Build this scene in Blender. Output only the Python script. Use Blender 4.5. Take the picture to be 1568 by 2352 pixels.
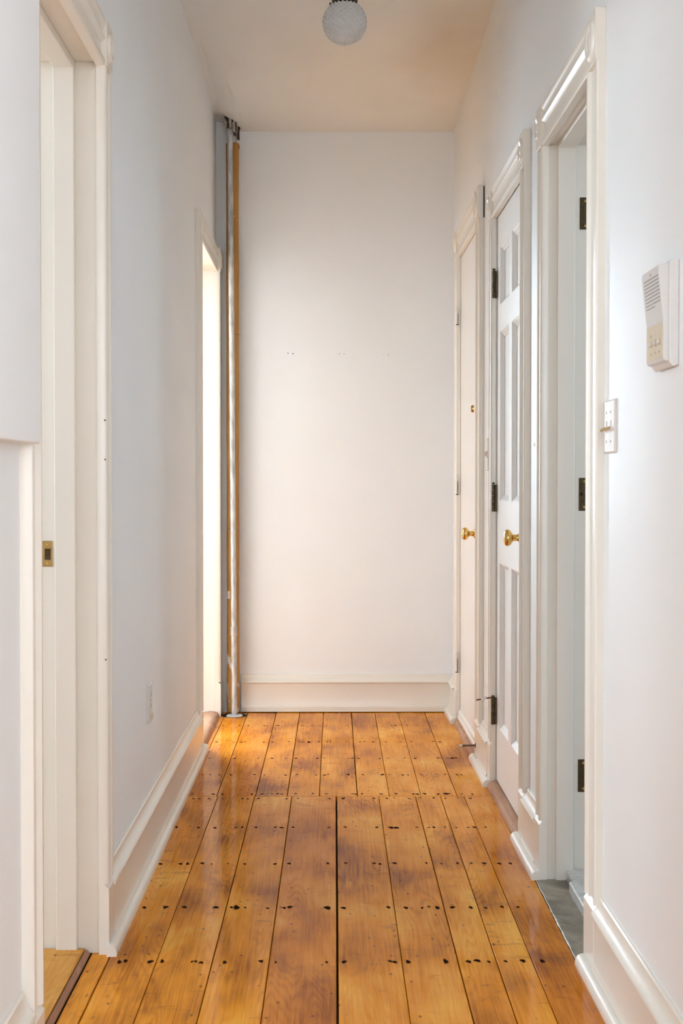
import bpy, bmesh, math, random
from mathutils import Vector

random.seed(7)
for o in list(bpy.data.objects):
    bpy.data.objects.remove(o, do_unlink=True)
sc = bpy.context.scene
COL = sc.collection

# ------------------------------------------------------------------ camera
F = 2352 * 50 / 36
TH = math.atan((1176 - 1110) / F)
PS = math.atan((784 - 768) / F * math.cos(TH))
cd = bpy.data.cameras.new('camera')
cam = bpy.data.objects.new('camera', cd)
COL.objects.link(cam)
cd.sensor_fit = 'VERTICAL'; cd.sensor_height = 36; cd.sensor_width = 24; cd.lens = 50
cam.location = (0, 0, 1.1)
cam.rotation_euler = (math.pi / 2 - TH, 0, -PS)
cd.clip_start = 0.05
cd.dof.use_dof = True; cd.dof.focus_distance = 5.2; cd.dof.aperture_fstop = 11
sc.camera = cam

# ------------------------------------------------------------------ world, light, exposure
w = bpy.data.worlds.new('world'); sc.world = w
w.use_nodes = True
w.node_tree.nodes['Background'].inputs[0].default_value = (0.85, 0.92, 1.0, 1)
w.node_tree.nodes['Background'].inputs[1].default_value = 0.3


def area(name, loc, rot, sx, sy, watts, col=(1, 1, 1)):
    l = bpy.data.lights.new(name, 'AREA')
    l.shape = 'RECTANGLE'; l.size = sx; l.size_y = sy; l.energy = watts; l.color = col
    o = bpy.data.objects.new(name, l); COL.objects.link(o)
    o.location = loc; o.rotation_euler = rot
    return o


H90 = math.pi / 2
# daylight at the windows: the wide room behind the camera (its two side lights are added), near left room, far left corner room (two windows)
DAY = (0.695, 0.86, 1.0)
area('daylight_front_room_window', (0.1, -4.85, 1.70), (H90, 0, 0), 4.6, 2.2, 200, (0.67, 0.85, 1.0))
area('added_front_room_left_light', (-2.85, -1.9, 1.6), (H90, 0, -H90), 2.6, 1.9, 115, DAY)  # unseen light added to brighten the right wall of the hall
area('added_front_room_right_light', (2.85, -2.6, 1.6), (H90, 0, H90), 3.0, 2.0, 150, DAY)  # unseen light added to lift the dim left wall
area('daylight_near_room_window', (-3.85, 2.8, 1.5), (H90, 0, -H90), 1.6, 1.6, 80, DAY)
area('daylight_far_room_window', (-2.4, 8.92, 1.80), (-H90, 0, 0), 1.6, 1.7, 410, DAY)
area('daylight_far_room_side_window', (-3.85, 6.2, 1.6), (H90, 0, -H90), 1.4, 1.7, 22, DAY)
area('daylight_right_room_window', (2.3, 2.95, 1.65), (H90, 0, H90), 0.5, 1.3, 14, DAY)

sc.view_settings.view_transform = 'Standard'
sc.view_settings.look = 'None'
sc.view_settings.gamma = 1.0
sc.view_settings.use_curve_mapping = False
sc.view_settings.exposure = 0.02
sc.cycles.use_denoising = True
sc.cycles.use_adaptive_sampling = True
sc.cycles.adaptive_threshold = 0.13
sc.cycles.adaptive_min_samples = 12
sc.cycles.max_bounces = 7
sc.cycles.diffuse_bounces = 5
sc.cycles.glossy_bounces = 3
sc.cycles.sample_clamp_indirect = 6.0
sc.cycles.caustics_reflective = False
sc.cycles.caustics_refractive = False


# ------------------------------------------------------------------ materials
def new_mat(name):
    m = bpy.data.materials.new(name); m.use_nodes = True
    nt = m.node_tree
    return m, nt, nt.nodes['Principled BSDF']


def N(nt, t, **kw):
    n = nt.nodes.new(t)
    for k, v in kw.items():
        setattr(n, k, v)
    return n


def ramp(nt, fac, stops):
    r = N(nt, 'ShaderNodeValToRGB')
    e = r.color_ramp.elements
    e[0].position = stops[0][0]; e[0].color = (*stops[0][1], 1)
    e[1].position = stops[-1][0]; e[1].color = (*stops[-1][1], 1)
    for p, c in stops[1:-1]:
        x = e.new(p); x.color = (*c, 1)
    nt.links.new(fac, r.inputs[0])
    return r.outputs[0]


def mixc(nt, fac, a, b, mode='MIX'):
    m = N(nt, 'ShaderNodeMix', data_type='RGBA', blend_type=mode)
    for sock, v in ((m.inputs[0], fac), (m.inputs[6], a), (m.inputs[7], b)):
        if isinstance(v, (int, float)):
            sock.default_value = v
        elif isinstance(v, tuple):
            sock.default_value = (*v, 1)
        else:
            nt.links.new(v, sock)
    return m.outputs[2]


def noise(nt, vec, scale, detail=4, rough=0.55, dist=0.0):
    n = N(nt, 'ShaderNodeTexNoise')
    n.inputs['Scale'].default_value = scale
    n.inputs['Detail'].default_value = detail
    n.inputs['Roughness'].default_value = rough
    n.inputs['Distortion'].default_value = dist
    if vec is not None:
        nt.links.new(vec, n.inputs['Vector'])
    return n.outputs[0]


def math_(nt, op, a, b=None):
    m = N(nt, 'ShaderNodeMath', operation=op)
    for i, v in enumerate((a, b)):
        if v is None:
            continue
        if isinstance(v, (int, float)):
            m.inputs[i].default_value = v
        else:
            nt.links.new(v, m.inputs[i])
    return m.outputs[0]


def mapping(nt, vec, scale=(1, 1, 1), loc=(0, 0, 0)):
    m = N(nt, 'ShaderNodeMapping')
    m.inputs['Scale'].default_value = scale
    m.inputs['Location'].default_value = loc
    nt.links.new(vec, m.inputs['Vector'])
    return m.outputs[0]


def bump(nt, bsdf, h, strength, dist=0.002):
    b = N(nt, 'ShaderNodeBump')
    b.inputs['Strength'].default_value = strength
    b.inputs['Distance'].default_value = dist
    nt.links.new(h, b.inputs['Height'])
    nt.links.new(b.outputs[0], bsdf.inputs['Normal'])


def geo_pos(nt):
    return N(nt, 'ShaderNodeNewGeometry').outputs['Position']


def paint(name, col, rough, var=0.02, bs=0.08, scale=60, coat=0.0):
    m, nt, b = new_mat(name)
    p = geo_pos(nt)
    lo = tuple(max(0, c - var) for c in col); hi = tuple(min(1, c + var * .6) for c in col)
    c = ramp(nt, noise(nt, p, 2.2, 1), [(0.3, lo), (0.7, hi)])
    nt.links.new(c, b.inputs['Base Color'])
    b.inputs['Roughness'].default_value = rough
    b.inputs['Coat Weight'].default_value = coat
    b.inputs['Coat Roughness'].default_value = 0.2
    bump(nt, b, noise(nt, p, scale, 2, 0.6), bs, 0.002)
    return m


def plain(name, col, rough=0.5, metal=0.0, bs=0.05, scale=90, var=0.15):
    m, nt, b = new_mat(name)
    p = geo_pos(nt)
    n = noise(nt, p, scale, 4)
    lo = tuple(c * (1 - var) for c in col); hi = tuple(min(1, c * (1 + var)) for c in col)
    nt.links.new(ramp(nt, n, [(0.3, lo), (0.7, hi)]), b.inputs['Base Color'])
    b.inputs['Roughness'].default_value = rough
    b.inputs['Metallic'].default_value = metal
    if bs:
        bump(nt, b, n, bs, 0.001)
    return m


M = {}
M['wall'] = paint('wall_paint', (0.885, 0.88, 0.872), 0.7, 0.012, 0.10, 45)
M['wall_r'] = paint('wall_paint_satin', (0.885, 0.882, 0.876), 0.42, 0.012, 0.08, 30)
M['trim'] = paint('trim_paint', (0.85, 0.79, 0.70), 0.32, 0.015, 0.07, 35, 0.25)
M['door'] = paint('door_paint', (0.88, 0.855, 0.82), 0.35, 0.012, 0.07, 35, 0.2)
M['room'] = paint('room_paint', (0.76, 0.755, 0.75), 0.8, 0.01, 0.05, 40)

# ceiling: flat beige-white with an old ochre water stain and grain
m, nt, b = new_mat('ceiling_paint')
p = geo_pos(nt)
base = ramp(nt, noise(nt, p, 1.6, 3), [(0.3, (0.83, 0.80, 0.76)), (0.7, (0.87, 0.845, 0.81))])
mp = mapping(nt, p, (3.6, 1.35, 0), (-1.62, -7.55, 0))
sp = N(nt, 'ShaderNodeTexGradient', gradient_type='SPHERICAL')
nv = N(nt, 'ShaderNodeVectorMath', operation='ADD')
nn = N(nt, 'ShaderNodeTexNoise'); nn.inputs['Scale'].default_value = 3.0
nt.links.new(p, nn.inputs['Vector'])
nm = N(nt, 'ShaderNodeVectorMath', operation='MULTIPLY_ADD')
nt.links.new(nn.outputs[1], nm.inputs[0]); nm.inputs[1].default_value = (.8, .8, 0); nm.inputs[2].default_value = (-.4, -.4, 0)
nt.links.new(mp, nv.inputs[0]); nt.links.new(nm.outputs[0], nv.inputs[1])
nt.links.new(nv.outputs[0], sp.inputs[0])
c = mixc(nt, math_(nt, 'MULTIPLY', sp.outputs[1], 0.55), base, (0.62, 0.49, 0.33))
nt.links.new(c, b.inputs['Base Color']); b.inputs['Roughness'].default_value = 0.9
bump(nt, b, noise(nt, p, 260, 3), 0.15, 0.001)
M['ceil'] = m


def wood(name, tones, gloss=0.10, seedmul=37.0, streak=1.0, obj_coord=True, along='Y'):
    m, nt, b = new_mat(name)
    tc = N(nt, 'ShaderNodeTexCoord').outputs['Object']
    rnd = N(nt, 'ShaderNodeObjectInfo').outputs['Random']
    off = N(nt, 'ShaderNodeCombineXYZ')
    nt.links.new(math_(nt, 'MULTIPLY', rnd, seedmul), off.inputs[0])
    nt.links.new(math_(nt, 'MULTIPLY', rnd, seedmul * 1.7), off.inputs[1])
    va = N(nt, 'ShaderNodeVectorMath', operation='ADD')
    nt.links.new(tc, va.inputs[0]); nt.links.new(off.outputs[0], va.inputs[1])
    v = va.outputs[0]
    S = (lambda a, l: (a, l, a)) if along == 'Y' else (lambda a, l: (l, a, a))
    # cathedral grain: contour lines of a stretched noise
    big = noise(nt, mapping(nt, v, S(8.0, 0.75)), 1.0, 2.0, 0.42, 0.3)
    rings = math_(nt, 'SINE', math_(nt, 'MULTIPLY', big, 230.0))
    rings = math_(nt, 'MULTIPLY_ADD', rings, 0.5); rings.node.inputs[2].default_value = 0.5
    rings = math_(nt, 'POWER', rings, 0.55)
    rmask = ramp(nt, noise(nt, mapping(nt, v, S(3.0, 1.1), (5, 3, 1)), 1.0, 2), [(0.42, (0.12, 0.12, 0.12)), (0.60, (1, 1, 1))])
    rings = math_(nt, 'MULTIPLY', rings, rmask)
    fine = noise(nt, mapping(nt, v, S(160, 4.0)), 1.0, 4, 0.6)
    blotch = noise(nt, mapping(nt, v, S(9, 3.5)), 1.0, 5, 0.6, 0.6)
    cloud = noise(nt, mapping(nt, v, S(5, 2.2)), 1.0, 4, 0.5, 0.4)
    g = math_(nt, 'ADD', math_(nt, 'MULTIPLY', rings, 0.085), math_(nt, 'MULTIPLY', fine, 0.34))
    g = math_(nt, 'ADD', g, math_(nt, 'MULTIPLY', cloud, 0.72))
    c = ramp(nt, g, [(0.36, tones[0]), (0.56, tones[1]), (0.76, tones[2])])
    # per board tone
    tone = ramp(nt, rnd, [(0.0, (0.88, 0.80, 0.80)), (0.5, (1, 1, 1)), (1.0, (1.04, 1.06, 1.0))])
    c = mixc(nt, 1.0, c, tone, 'MULTIPLY')
    # old dark stains and small specks
    st = ramp(nt, blotch, [(0.60, (0, 0, 0)), (0.78, (1, 1, 1))])
    c = mixc(nt, math_(nt, 'MULTIPLY', st, 0.55), c, (0.17, 0.065, 0.025))
    # smudges lying across the boards
    wis = noise(nt, mapping(nt, v, S(11, 30)), 1.0, 4, 0.55, 0.8)
    c = mixc(nt, math_(nt, 'MULTIPLY', ramp(nt, wis, [(0.62, (0, 0, 0)), (0.74, (1, 1, 1))]), 0.5), c, (0.16, 0.06, 0.022))
    vo = N(nt, 'ShaderNodeTexVoronoi'); vo.inputs['Scale'].default_value = 1.0
    nt.links.new(mapping(nt, v, S(34, 16)), vo.inputs['Vector'])
    ds = noise(nt, mapping(nt, v, S(60, 40)), 1.0, 3)
    dd = math_(nt, 'ADD', vo.outputs['Distance'], math_(nt, 'MULTIPLY', ds, 0.10))
    pick = ramp(nt, vo.outputs['Color'], [(0.44, (0, 0, 0)), (0.50, (1, 1, 1))])
    sk = ramp(nt, dd, [(0.12, (1, 1, 1)), (0.19, (0, 0, 0))])
    skm = math_(nt, 'MULTIPLY', math_(nt, 'MULTIPLY', sk, pick), 0.75)
    c = mixc(nt, skm, c, (0.085, 0.03, 0.012))
    nt.links.new(c, b.inputs['Base Color'])
    b.inputs['Roughness'].default_value = 0.42
    b.inputs['Specular IOR Level'].default_value = 0.0
    b.inputs['Coat Weight'].default_value = 0.44
    rr = noise(nt, mapping(nt, v, S(6, 3)), 1.0, 3)
    cr = math_(nt, 'MULTIPLY_ADD', rr, gloss * 0.9); cr.node.inputs[2].default_value = gloss * 0.5
    nt.links.new(cr, b.inputs['Coat Roughness'])
    b.inputs['Coat IOR'].default_value = 1.33
    h = math_(nt, 'ADD', math_(nt, 'MULTIPLY', noise(nt, mapping(nt, v, S(14, 5)), 1.0, 3), 1.0), math_(nt, 'MULTIPLY', rings, 0.05))
    bump(nt, b, h, 0.16, 0.004)
    bb = nt.nodes[-1]
    cb = N(nt, 'ShaderNodeBump'); cb.inputs['Strength'].default_value = 0.09; cb.inputs['Distance'].default_value = 0.004
    nt.links.new(h, cb.inputs['Height']); nt.links.new(cb.outputs[0], b.inputs['Coat Normal'])
    return m


M['pine'] = wood('varnished_pine', [(0.30, 0.080, 0.008), (0.77, 0.275, 0.018), (0.95, 0.47, 0.07)])
M['pine_room'] = wood('varnished_pine_room', [(0.40, 0.14, 0.02), (0.62, 0.27, 0.05), (0.74, 0.39, 0.11)], 0.2)
M['thresh'] = wood('worn_threshold_wood', [(0.36, 0.18, 0.10), (0.50, 0.28, 0.17), (0.62, 0.42, 0.29)], 0.3, 11)
M['sub'] = plain('subfloor_dark', (0.02, 0.012, 0.008), 0.9)
M['nail'] = plain('iron_nail', (0.014, 0.008, 0.005), 0.8, 0.0)
M['nail'].node_tree.nodes['Principled BSDF'].inputs['Specular IOR Level'].default_value = 0.0
M['nail_stain'] = plain('nail_rust_stain', (0.20, 0.062, 0.012), 0.7, 0.0, 0.05, 300, 0.5)
M['nail_stain'].node_tree.nodes['Principled BSDF'].inputs['Specular IOR Level'].default_value = 0.0
M['dark'] = plain('dark_gap', (0.012, 0.010, 0.008), 0.9)
M['brass'] = plain('polished_brass', (0.80, 0.52, 0.17), 0.16, 1.0, 0.02, 40, 0.05)
M['brass_dull'] = plain('dull_brass', (0.52, 0.34, 0.13), 0.32, 1.0, 0.05, 60)
M['bronze'] = plain('aged_bronze_hinge', (0.085, 0.058, 0.028), 0.42, 0.75, 0.25, 150, 0.35)
M['steel'] = plain('brown_steel_rod', (0.16, 0.085, 0.05), 0.35, 0.8)
M['white_plastic'] = plain('white_plastic', (0.70, 0.675, 0.65), 0.38, 0, 0.02, 60, 0.02)
M['ivory'] = plain('ivory_plastic', (0.70, 0.60, 0.44), 0.4, 0, 0.02, 60, 0.04)
M['tan'] = plain('tan_plastic', (0.50, 0.34, 0.16), 0.4, 0, 0.02, 60, 0.06)
M['grey_print'] = plain('grey_print', (0.42, 0.39, 0.36), 0.6, 0, 0)
M['slot'] = plain('slot_shadow', (0.30, 0.27, 0.25), 0.8, 0, 0)
M['red'] = plain('red_spot', (0.65, 0.03, 0.02), 0.4, 0, 0)
M['rubber'] = plain('white_rubber', (0.72, 0.69, 0.64), 0.5, 0, 0.02, 60, 0.03)
M['plate_cream'] = plain('cream_switch_plate', (0.74, 0.67, 0.61), 0.35, 0, 0.02, 60, 0.02)

# pipe metal: silver painted, dusty at the top
m, nt, b = new_mat('aluminium_painted_pipe')
p = geo_pos(nt)
n1 = noise(nt, mapping(nt, p, (60, 60, 14)), 1.0, 5)
c = ramp(nt, n1, [(0.35, (0.36, 0.35, 0.34)), (0.6, (0.62, 0.61, 0.60))])
n2 = ramp(nt, noise(nt, mapping(nt, p, (190, 190, 80)), 1.0, 3), [(0.68, (0, 0, 0)), (0.76, (1, 1, 1))])
c = mixc(nt, math_(nt, 'MULTIPLY', n2, 0.7), c, (0.10, 0.08, 0.06))
nt.links.new(c, b.inputs['Base Color']); b.inputs['Metallic'].default_value = 0.25; b.inputs['Roughness'].default_value = 0.42
bump(nt, b, n1, 0.15, 0.001)
M['pipe'] = m

# insulation sleeve: ochre brown board with chipped white paint
m, nt, b = new_mat('ochre_pipe_sleeve')
p = geo_pos(nt)
c = ramp(nt, noise(nt, mapping(nt, p, (14, 14, 3)), 1.0, 4), [(0.3, (0.36, 0.165, 0.035)), (0.7, (0.52, 0.27, 0.07))])
zz = N(nt, 'ShaderNodeSeparateXYZ'); nt.links.new(p, zz.inputs[0])
n2 = noise(nt, mapping(nt, p, (30, 30, 10)), 1.0, 4, 0.6)
low = N(nt, 'ShaderNodeMapRange'); nt.links.new(zz.outputs[2], low.inputs[0])
low.inputs[1].default_value = 0.0; low.inputs[2].default_value = 0.75; low.inputs[3].default_value = 0.10; low.inputs[4].default_value = -0.06
fl = ramp(nt, math_(nt, 'ADD', n2, low.outputs[0]), [(0.645, (0, 0, 0)), (0.67, (1, 1, 1))])
c = mixc(nt, fl, c, (0.72, 0.66, 0.58))
nt.links.new(c, b.inputs['Base Color']); b.inputs['Roughness'].default_value = 0.6
bump(nt, b, n2, 0.3, 0.002)
M['sleeve'] = m

# pressed glass globe
m, nt, b = new_mat('pressed_glass')
p = geo_pos(nt)
nt.links.new(ramp(nt, noise(nt, p, 30, 2), [(0.3, (0.82, 0.80, 0.77)), (0.7, (0.9, 0.88, 0.86))]), b.inputs['Base Color'])
b.inputs['Roughness'].default_value = 0.14
b.inputs['Transmission Weight'].default_value = 0.22
b.inputs['IOR'].default_value = 1.3
M['glass'] = m

# slate strip and marble saddle in the stone doorway
m, nt, b = new_mat('grey_slate')
p = geo_pos(nt)
n1 = noise(nt, p, 7, 6, 0.7, 0.8)
nt.links.new(ramp(nt, n1, [(0.3, (0.09, 0.075, 0.05)), (0.5, (0.27, 0.225, 0.165)), (0.7, (0.42, 0.36, 0.28))]), b.inputs['Base Color'])
b.inputs['Roughness'].default_value = 0.38
bump(nt, b, n1, 0.15, 0.003)
M['slate'] = m
m, nt, b = new_mat('white_marble')
p = geo_pos(nt)
n1 = noise(nt, p, 14, 6, 0.65, 1.2)
nt.links.new(ramp(nt, n1, [(0.35, (0.50, 0.49, 0.46)), (0.6, (0.72, 0.71, 0.69))]), b.inputs['Base Color'])
b.inputs['Roughness'].default_value = 0.22
M['marble'] = m
M['caulk'] = plain('white_caulk', (0.80, 0.79, 0.77), 0.4)
M['plaster_dark'] = plain('dark_broken_plaster', (0.06, 0.048, 0.035), 0.9, 0, 0.6, 120, 0.7)
M['plaster_chip'] = plain('chipped_plaster', (0.42, 0.37, 0.31), 0.9, 0, 0.6, 120, 0.4)


# ------------------------------------------------------------------ mesh helpers
class MB:
    def __init__(s):
        s.v = []; s.f = []

    def add(s, vs, fs):
        k = len(s.v); s.v += [tuple(x) for x in vs]; s.f += [tuple(i + k for i in f) for f in fs]
        return s

    def box(s, a0, a1, b0, b1, c0, c1, fn=None):
        fn = fn or (lambda x, y, z: (x, y, z))
        P = [fn(a, b_, c_) for a in (a0, a1) for b_ in (b0, b1) for c_ in (c0, c1)]
        return s.add(P, [(0, 1, 3, 2), (4, 6, 7, 5), (0, 4, 5, 1), (2, 3, 7, 6), (0, 2, 6, 4), (1, 5, 7, 3)])

    def ext(s, prof, t0, t1, fn, caps=True):
        """closed profile [(p,q)] swept from t0 to t1; fn(t,p,q)->xyz"""
        n = len(prof)
        vs = [fn(t, p, q) for t in (t0, t1) for p, q in prof]
        fs = [(i, (i + 1) % n, n + (i + 1) % n, n + i) for i in range(n)]
        if caps:
            fs += [tuple(range(n)), tuple(range(2 * n - 1, n - 1, -1))]
        return s.add(vs, fs)

    def lathe(s, prof, seg, fn):
        """profile [(r,h)] turned about h; fn(a,b,h)->xyz"""
        n = len(prof); vs = []
        for k in range(seg):
            a = 2 * math.pi * k / seg
            vs += [fn(r * math.cos(a), r * math.sin(a), h) for r, h in prof]
        fs = []
        for k in range(seg):
            k2 = (k + 1) % seg
            for i in range(n - 1):
                fs.append((k * n + i, k2 * n + i, k2 * n + i + 1, k * n + i + 1))
        fs.append(tuple(k * n for k in range(seg)))
        fs.append(tuple(k * n + n - 1 for k in reversed(range(seg))))
        return s.add(vs, fs)

    def tube(s, a, b, r, seg=16, r2=None):
        a = Vector(a); b = Vector(b); d = (b - a)
        L = d.length; d.normalize()
        u = d.orthogonal().normalized(); v = d.cross(u)
        r2 = r if r2 is None else r2
        return s.lathe([(r, 0), (r2, L)], seg, lambda x, y, h: a + u * x + v * y + d * h)


WORLD = {}


def put(o, w, parent):
    WORLD[o.name] = Vector(w)
    if parent is not None:
        o.parent = parent
        o.location = Vector(w) - WORLD[parent.name]
    else:
        o.location = w
    COL.objects.link(o)
    return o


def obj(name, mb, mat, parent=None, smooth=None, bevel=0.0, origin=None):
    xs, ys, zs = zip(*mb.v)
    if origin is None:
        origin = ((min(xs) + max(xs)) / 2, (min(ys) + max(ys)) / 2, min(zs))
    me = bpy.data.meshes.new(name)
    me.from_pydata([(x - origin[0], y - origin[1], z - origin[2]) for x, y, z in mb.v], [], mb.f)
    bm = bmesh.new(); bm.from_mesh(me)
    bmesh.ops.recalc_face_normals(bm, faces=bm.faces)
    bm.to_mesh(me); bm.free()
    me.materials.append(M[mat])
    if smooth:
        for p_ in me.polygons:
            p_.use_smooth = True
        me.set_sharp_from_angle(angle=math.radians(smooth))
    o = bpy.data.objects.new(name, me)
    put(o, origin, parent)
    if bevel:
        md = o.modifiers.new('bevel', 'BEVEL'); md.width = bevel; md.segments = 2; md.limit_method = 'ANGLE'
        md.angle_limit = math.radians(40)
    return o


def empty(name, loc, parent=None):
    o = bpy.data.objects.new(name, None)
    o.empty_display_size = 0.1
    return put(o, loc, parent)


def share(src, name, w, parent):
    """another object that uses the mesh of src"""
    o = bpy.data.objects.new(name, src.data)
    return put(o, w, parent)


def tag(o, label=None, cat=None, kind=None, group=None):
    if label: o['label'] = label
    if cat: o['category'] = cat
    if kind: o['kind'] = kind
    if group: o['group'] = group
    return o


# ------------------------------------------------------------------ the corridor's geometry (metres)
XL = lambda y: -0.5362 - 0.0042 * y
XR = lambda y: 0.6132 - 0.0063 * y
SL = lambda y, n, z: (XL(y) + n, y, z)     # n = out of the left wall into the hall
SR = lambda y, n, z: (XR(y) - n, y, z)
YB, YN = 6.83, 1.2                        # back wall, hall end behind the camera
TW = 0.15


def zc(x, y):
    """old uneven ceiling"""
    t = min(1.0, max(0.0, (y - 5.0) / (YB - 5.0)))
    u = min(1.0, max(0.0, (-0.44 - x) / 0.125)); u = u * u * (3 - 2 * u)
    return 2.857 - t * (0.080 - 0.050 * u)


L1 = (2.55, 3.30, 2.063)
L2 = (5.85, 6.68, 2.092)
R1 = (3.24, 3.92, 2.026)
R2 = (4.36, 5.118, 2.05)
R3 = (5.645, 6.47, 2.125)
JT = 0.026      # how far the rough opening is beyond the casing's inner edge


def wall_with_openings(name, S, ops, y0, y1, zt, mat):
    mb = MB(); y = y0
    f = lambda a, b_, c_: S(a, b_, c_)
    for o0, o1, oz in ops:
        mb.box(y, o0 - JT, -TW, 0, 0, zt, f)
        mb.box(o0 - JT, o1 + JT, -TW, 0, oz + JT, zt, f)
        y = o1 + JT
    mb.box(y, y1, -TW, 0, 0, zt, f)
    return obj(name, mb, mat)


# ------------------------------------------------------------------ floor: boards with nails
floor = obj('floor', MB().box(-0.70, 0.76, YN - 1.0, YB + 0.15, -0.06, -0.019), 'sub')
tag(floor, 'varnished orange pine board floor running down the hallway', 'floor', 'structure')

front = [-0.568, -0.522, -0.410, -0.281, -0.1505, 0.0065, 0.155, 0.284, 0.373, 0.455, 0.5565]
back = [-0.568, -0.520, -0.415, -0.2785, -0.167, -0.053, 0.0805, 0.193, 0.305, 0.432, 0.5565]
YJ = 4.978
rows_front = [2.40, 2.83, 3.25, 3.667, 4.093, 4.526, 4.945]
rows_back = [5.015, 5.348, 5.669, 6.03, 6.44]


def plank_mesh(x0, x1, y0, y1, name='plank', z1=0.0, mat='pine', parent=floor, dep=0.018):
    c = 0.0012
    mb = MB()
    cx, cy = (x0 + x1) / 2, (y0 + y1) / 2
    lo = [(x0, y0), (x1, y0), (x1, y1), (x0, y1)]
    hi = [(x0 + c, y0 + c), (x1 - c, y0 + c), (x1 - c, y1 - c), (x0 + c, y1 - c)]
    vs = [(x, y, z1 - dep) for x, y in lo] + [(x, y, z1 - c) for x, y in lo] + [(x, y, z1) for x, y in hi]
    fs = [(0, 3, 2, 1), (8, 9, 10, 11)]
    for i in range(4):
        j = (i + 1) % 4
        fs += [(i, j, 4 + j, 4 + i), (4 + i, 4 + j, 8 + j, 8 + i)]
    mb.add(vs, fs)
    return obj(name, mb, mat, parent)


# a few ragged nail heads whose meshes all nails share
nail_src = []
for k in range(6):
    n = 14; r = random.Random(40 + k)
    ph = r.uniform(0, 6.3)
    ring = []
    for i in range(n):
        a = 2 * math.pi * i / n
        q = 1 + .18 * math.sin(2 * a + ph) + .14 * math.sin(3 * a + 2 * ph) + r.uniform(-.06, .06)
        ring.append((math.cos(a) * 0.0042 * q, math.sin(a) * 0.0085 * q))
    out = [(x * r.uniform(1.12, 1.4), y * r.uniform(1.1, 1.7)) for x, y in ring]
    vs = [(x, y, 0.0) for x, y in out] + [(x, y, 0.00025) for x, y in ring] + [(x * .6, y * .6, 0.0005) for x, y in ring]
    fs = [(i, (i + 1) % n, n + (i + 1) % n, n + i) for i in range(n)]
    h0 = len(fs)
    fs += [(n + i, n + (i + 1) % n, 2 * n + (i + 1) % n, 2 * n + i) for i in range(n)] + [tuple(range(2 * n, 3 * n))]
    me = bpy.data.meshes.new('nail'); me.from_pydata(vs, [], fs)
    me.materials.append(M['nail']); me.materials.append(M['nail_stain'])
    for q, pg in enumerate(me.polygons):
        pg.material_index = 1 if q < h0 else 0
    nail_src.append(me)


def nails(pl, x0, x1, rows, rnd):
    wdt = x1 - x0
    if wdt < 0.06:
        return
    for ry in rows:
        spots = [x0 + rnd.uniform(0.012, 0.03), x1 - rnd.uniform(0.012, 0.03)]
        if rnd.random() < 0.4:
            spots.append(rnd.choice(spots) + rnd.uniform(0.010, 0.022) * rnd.choice((-1, 1)))
        if rnd.random() < 0.15:
            spots.append(x0 + wdt * rnd.uniform(0.35, 0.65))
        for x in spots:
            if abs(x) > 0.52 or not (x0 + 0.006 < x < x1 - 0.006):
                continue
            o = bpy.data.objects.new('nail', rnd.choice(nail_src))
            put(o, (x, ry + rnd.uniform(-0.006, 0.006), 0.0001), pl)
            s = rnd.uniform(0.6, 1.02) * (1.5 if rnd.random() < .08 else 1)
            o.scale = (s * rnd.uniform(0.9, 1.5), s, 1)


rn = random.Random(3)
for seams, y0, y1, rows in ((front, YN - 1.0, YJ - 0.0015, rows_front), (back, YJ + 0.0015, YB, rows_back)):
    for i in range(len(seams) - 1):
        a, b_ = seams[i], seams[i + 1]
        g0 = 0.0026 if seams[i] == 0.0065 else rn.choice((0.0008, 0.0011, 0.0015))
        g1 = 0.0026 if seams[i + 1] == 0.0065 else rn.choice((0.0008, 0.0011, 0.0015))
        pl = plank_mesh(a + g0, b_ - g1, y0, y1)
        nails(pl, a, b_, rows, rn)

# ------------------------------------------------------------------ walls, ceiling
wl = wall_with_openings('wall_left', SL, [L1, L2], YN, YB + 0.15, 2.95, 'wall')
tag(wl, 'long white left wall with the two open doorways', 'wall', 'structure')
wr = wall_with_openings('wall_right', SR, [R1, R2, R3], YN, YB + 0.15, 2.95, 'wall_r')
tag(wr, 'long white right wall with three doors', 'wall', 'structure')
wb = obj('wall_back', MB().box(XL(YB) - 0.02, XR(YB) + 0.02, YB, YB + 0.12, 0, 2.95), 'wall')
tag(wb, 'white end wall of the hallway', 'wall', 'structure')
hol = []
mb0 = MB().lathe([(0.0001, 0.0004), (0.0024, 0.0004), (0.0024, -0.002)], 10, lambda a, b_, h: (a, -h, b_))
for k, (x, z, s) in enumerate([(-.223, 1.723, 1.05), (-.199, 1.721, 1.05), (.023, 1.720, .8), (.046, 1.720, .75), (.235, 1.717, .5), (.258, 1.716, .8)]):
    if k == 0:
        src = obj('screw_hole', mb0, 'dark', None, None, 0, (0, 0, 0))
        COL.objects.unlink(src); o = src
    else:
        o = bpy.data.objects.new('screw_hole', src.data)
    put(o, (x, YB - 0.0002, z), wb); o.scale = (s, 1, s)

# bump-out on the near left wall, above eye level
bo = obj('wall_left_bumpout', MB().box(-0.56, -0.507, YN, 2.46, 1.168, 2.95), 'wall', bevel=0.003)
tag(bo, 'boxed white bump-out projecting from the near left wall', 'wall', 'structure')

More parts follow.
